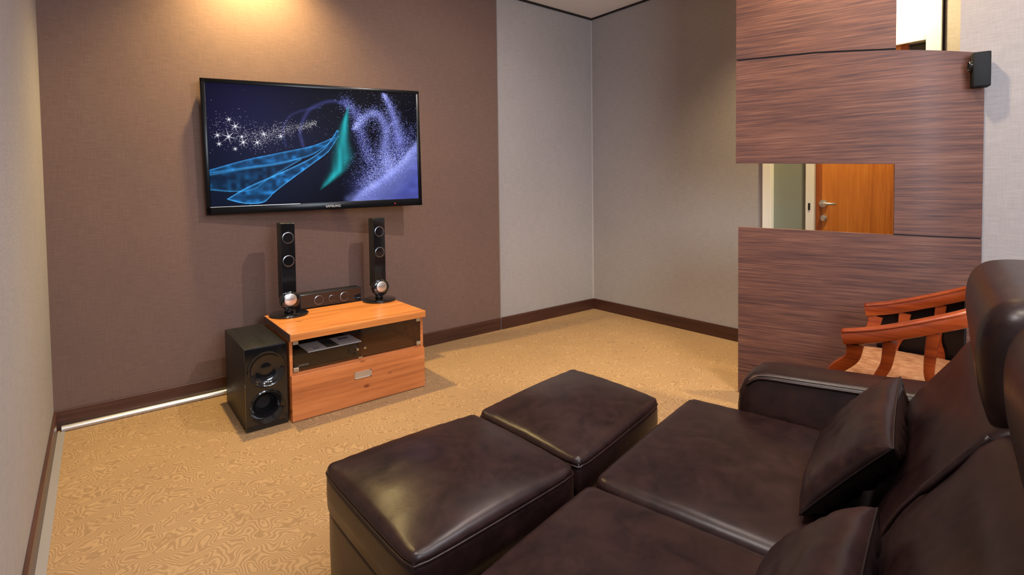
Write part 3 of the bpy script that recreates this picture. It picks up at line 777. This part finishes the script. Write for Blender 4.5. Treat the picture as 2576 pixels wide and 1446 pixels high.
for u in (-.85, .85):
    for d in (.25, .92):
        bm = nb(); lathe(bm, [(0, .052), (.026, .052), (.022, 0), (0, 0)], 16, (u, -d, 0)); obj('foot', bm, MAT['satin_black'], sofa, angle=40)

# pillows
def pillow(w, h, tf, tb, n=40, seed=0):
    bm = bmesh.new(); V = {}
    def sp(i): x = i/n; return -math.cos(PI*x)
    for side in (1, -1):
        for i in range(n+1):
            for j in range(n+1):
                a, b = sp(i), sp(j)
                if side == -1 and (i in (0, n) or j in (0, n)): V[side, i, j] = V[1, i, j]; continue
                k = (max(0, 1-abs(a)**3.4)*max(0, 1-abs(b)**3.4))**.40
                # edges pull in between the corners
                x = a*w/2*(1-.05*(1-b*b)); y = b*h/2*(1-.05*(1-a*a))
                ed = max(abs(a), abs(b)); s = (b if abs(a) > abs(b) else a)
                rip = math.sin(s*24+4*noise.noise(Vector((s*3, seed, side))))*(.0075 if side == -1 else .0012)*smoothstep(.45, .8, ed)*(1-smoothstep(.97, 1, ed))
                dmp = .004*noise.noise(Vector((a*3+seed, b*3, side*5)))
                th = tf if side == 1 else tb
                V[side, i, j] = bm.verts.new((x, y, side*(th*k+(rip+dmp)*k**.5)))
        for i in range(n):
            for j in range(n):
                q = (V[side, i, j], V[side, i+1, j], V[side, i+1, j+1], V[side, i, j+1])
                f = bm.faces.new(q if side == 1 else q[::-1]); f.material_index = 0 if side == 1 else 1
    ring = [(i, 0) for i in range(n)]+[(n, j) for j in range(n)]+[(i, n) for i in range(n, 0, -1)]+[(0, j) for j in range(n, 0, -1)]
    return bm, [V[1, i, j].co.copy() for i, j in ring]
def place_pillow(c1, c2, c3, c4, label, tf, tb, seed):
    """corners in sofa frame (u,d,z): bottom-left, top-left, bottom-right, top-right"""
    Rz = Matrix.Translation((S0[0], S0[1], 0)) @ Matrix.Rotation(AR, 4, 'Z')
    P = [Rz @ Vector((u, -d, z)) for u, d, z in (c1, c2, c3, c4)]
    ctr = (P[0]+P[1]+P[2]+P[3])/4
    ex = ((P[0]+P[1])-(P[2]+P[3]))/2; ey = ((P[1]+P[3])-(P[0]+P[2]))/2
    w, h = ex.length, ey.length; X = ex.normalized(); Z = X.cross(ey).normalized(); Y = Z.cross(X)
    t = thing('throw_pillow', label, 'pillow', group='leather throw pillows')
    t.matrix_world = Matrix(((X.x, Y.x, Z.x, ctr.x), (X.y, Y.y, Z.y, ctr.y), (X.z, Y.z, Z.z, ctr.z), (0, 0, 0, 1)))
    bm, ring = pillow(w, h, tf, tb, seed=seed)
    obj('cover', bm, [MAT['leather'], MAT['leather_black']], t, smooth=True)
    bm = nb(); tube(bm, ring, .003, 6, True); obj('piping', bm, MAT['leather_black'], t, smooth=True)
place_pillow((.12, .505, .452), (.15, .70, .665), (.66, .505, .452), (.63, .67, .675), 'brown leather pillow with a shiny black wrinkled underside leaning on the right seat', .050, .066, 2)
place_pillow((-.56, .52, .470), (-.55, .685, .630), (-.075, .52, .470), (-.065, .68, .632), 'brown leather pillow on the near left seat, cut off by the picture edge', .055, .050, 5)

# ------------------------------------------------------------------ wooden armchair
ch = thing('wooden_armchair', 'polished red-brown wooden armchair with a woven rust seat beside the sofa', 'chair', (-1.271, -2.93, 0), 1.74-PI/2)
CW = MAT['chair_wood']
bm = bmesh.new()    # seat: rounded trapezoid cushion
def seat_outline(k=1):
    pts = []
    for i in range(48):
        a = 2*PI*i/48; c_, s_ = math.cos(a), math.sin(a); e = .38
        x = math.copysign(abs(c_)**e, c_)*.262*k; y = math.copysign(abs(s_)**e, s_)*.215*k
        x *= 1+.06*(y/.215); pts.append((x, y-.005))
    return pts
rings = []
for k, z in ((.96, .395), (1, .402), (1.0, .440), (.985, .452), (.93, .459), (.7, .464), (.3, .466)):
    rings.append([bm.verts.new((x, y, z)) for x, y in seat_outline(k)])
for A, B in zip(rings, rings[1:]):
    for k in range(48): bm.faces.new((A[k], A[(k+1) % 48], B[(k+1) % 48], B[k]))
bm.faces.new(rings[0][::-1]); bm.faces.new(rings[-1]); bmesh.ops.recalc_face_normals(bm, faces=bm.faces)
obj('seat', bm, MAT['weave'], ch, angle=60)
bm = nb(); box(bm, (-.245, -.20, .335), (.245, .195, .398), .006, 2); obj('seat_frame', bm, CW, ch)
for s in (-1, 1):
    pts = bez([(s*.292, .165, .620), (s*.294, .05, .650), (s*.292, -.08, .698), (s*.28, -.21, .752), (s*.23, -.29, .790), (s*.12, -.325, .815), (0, -.335, .822)], 8)
    bm = nb(); n_ = len(pts)
    sweep_rect(bm, pts, .046, [.050]*n_, bev=.16)
    rail = obj('arm_rail', bm, CW, ch, angle=35)
    pts2 = [p+Vector((0, .004 if i == 0 else 0, .027)) for i, p in enumerate(pts)]
    bm = nb(); tube(bm, pts2, .0135, 12, sx=1.9, sz=.8); obj('rail_cap', bm, CW, rail, smooth=True)
    # curved posts between seat and arm
    for y0, y1, zt, wd in ((.205, .125, .600, .060), (.055, .010, .632, .046), (-.115, -.120, .690, .040)):
        pp = bez([(s*.262, y0, .395), (s*.268, y0-.006, .47), (s*.278, y1+.012, .54), (s*.290, y1, zt)], 6)
        w_ = [wd*(1.05-.25*math.sin(PI*i/(len(pp)-1))) for i in range(len(pp))]
        bm = nb(); sweep_rect(bm, pp, w_, .026, side=(0, 1, 0), bev=.2); obj('arm_post', bm, CW, ch, angle=40)
    for y, yb in ((.185, .20), (-.185, -.235)):
        bm = nb(); sweep_rect(bm, [(s*.235, y, .40), (s*.238, (y+yb)/2, .2), (s*.245, yb, 0)], [.042, .036, .030], [.042, .036, .030], side=(1, 0, 0)); obj('leg', bm, CW, ch, angle=40)
    bm = nb(); box(bm, (s*.24-.01, -.20, .15), (s*.24+.01, .19, .175), .003); obj('stretcher', bm, CW, ch)
# assumed black infill on the back and far side inside the rail
def infill(pts_top, zlow, th, name):
    bm = nb(); prev = None
    for p in pts_top:
        d = Vector((p.x, p.y, 0)); nrm = d.normalized()
        a = d+nrm*th; r = [bm.verts.new((d.x, d.y, zlow)), bm.verts.new((a.x, a.y, zlow)), bm.verts.new((a.x, a.y, p.z-.02)), bm.verts.new((d.x, d.y, p.z-.02))]
        if prev:
            for k in range(4): bm.faces.new((prev[k], prev[(k+1) % 4], r[(k+1) % 4], r[k]))
        else: bm.faces.new(r)
        prev = r
    bm.faces.new(prev[::-1]); bmesh.ops.recalc_face_normals(bm, faces=bm.faces)
    return obj(name, bm, MAT['leather_black'], ch, angle=40)
far = bez([(.300, .118, .630), (.302, .04, .652), (.300, -.08, .698), (.288, -.20, .750)], 6)
infill(far, .40, .014, 'side_infill')
infill(bez([(.24, -.275, .785), (.12, -.312, .812), (0, -.322, .82), (-.12, -.312, .812), (-.22, -.275, .785)], 5), .42, .018, 'back_infill')

# ------------------------------------------------------------------ light
def spot(loc, tgt, power, color, angle=100, blend=.6, size=.05, name='downlight'):
    l = bpy.data.lights.new(name, 'SPOT'); l.energy = power; l.color = color; l.spot_size = math.radians(angle); l.spot_blend = blend; l.shadow_soft_size = size
    o = bpy.data.objects.new(name, l); COL.objects.link(o); o.location = loc
    o.rotation_euler = (Vector(tgt)-Vector(loc)).to_track_quat('-Z', 'Y').to_euler(); return o
def area(loc, tgt, power, color, sx, sy, name='ceiling_fill_light'):
    l = bpy.data.lights.new(name, 'AREA'); l.energy = power; l.color = color; l.shape = 'RECTANGLE'; l.size = sx; l.size_y = sy
    o = bpy.data.objects.new(name, l); COL.objects.link(o); o.location = loc
    o.rotation_euler = (Vector(tgt)-Vector(loc)).to_track_quat('-Z', 'Y').to_euler(); return o
WARM = (1, .78, .48); NEUT = (1, .90, .80); COOL = (.80, .88, 1)
spot((-3.18, -.24, 2.90), (-2.95, -.06, 0), 310, (1, .74, .30), 120, 1, .04)      # wall washer above the television
spot((-2.0, -2.3, 2.90), (-2.3, -.8, .6), 150, (1, .86, .78), 130, .9, .025)
spot((-3.58, -2.68, 2.90), (-3.2, -2.5, 0), 120, (1, .92, .88), 120, .8, .16)
spot((-2.95, -3.1, 2.90), (-2.9, -3.1, 0), 60, (1, .86, .70), 120, .8, .12)
spot((-1.40, -2.65, 2.90), (-.80, -2.7, 1.9), 95, (1, .76, .48), 140, 1, .06)
spot((-.50, -2.45, 2.88), (-.20, -2.6, 0), 190, (1, .78, .40), 125, .8, .06)
spot((-.95, -1.6, 2.90), (-.9, -1.75, 0), 45, (1, .74, .34), 62, 1, .06)
area((-2.9, -5.1, 1.8), (-1.6, -1.0, 1.1), 135, COOL, 1.6, 1.2, 'rear_fill_light')  # added cool fill standing in for daylight; the rear wall has no window
area((-2.1, -3.9, 2.90), (-2.1, -3.9, 0), 40, (.95, .93, 1), .8, .8)  # added soft overhead fill, not a known fixture
area((.6, -2.0, 2.9), (.6, -2.0, 0), 12, WARM, .6, .6, 'lobby_fill_light')  # added weak fill for the unseen space behind the frosted glass

w = bpy.data.worlds.new('World'); SC.world = w; w.use_nodes = True
w.node_tree.nodes['Background'].inputs[0].default_value = (.6, .62, .7, 1); w.node_tree.nodes['Background'].inputs[1].default_value = .15

# ------------------------------------------------------------------ camera
f, cy, pitch, roll, yaw = 1306.3591, 515.318, -.0342, -.0135, .8969
cam = bpy.data.cameras.new('camera'); co = bpy.data.objects.new('camera', cam); COL.objects.link(co)
fw = Vector((math.cos(yaw)*math.cos(pitch), math.sin(yaw)*math.cos(pitch), math.sin(pitch)))
r_ = Vector((math.sin(yaw), -math.cos(yaw), 0)); u_ = r_.cross(fw)
r2 = r_*math.cos(roll)+u_*math.sin(roll); u2 = -r_*math.sin(roll)+u_*math.cos(roll)
co.matrix_world = Matrix(((r2.x, u2.x, -fw.x, -3.94143), (r2.y, u2.y, -fw.y, -3.61580), (r2.z, u2.z, -fw.z, 1.25), (0, 0, 0, 1)))
cam.sensor_fit = 'HORIZONTAL'; cam.sensor_width = 36; cam.lens = f/2576*36
cam.shift_x = 0; cam.shift_y = -(723-cy)/2576
cam.clip_start = .02; cam.clip_end = 50
SC.camera = co
SC.view_settings.view_transform = 'Standard'; SC.view_settings.look = 'None'; SC.view_settings.exposure = 0; SC.view_settings.gamma = 1
SC.view_settings.use_curve_mapping = False
SC.cycles.max_bounces = 8; SC.cycles.diffuse_bounces = 5; SC.cycles.use_denoising = True
SC.cycles.sample_clamp_indirect = 6
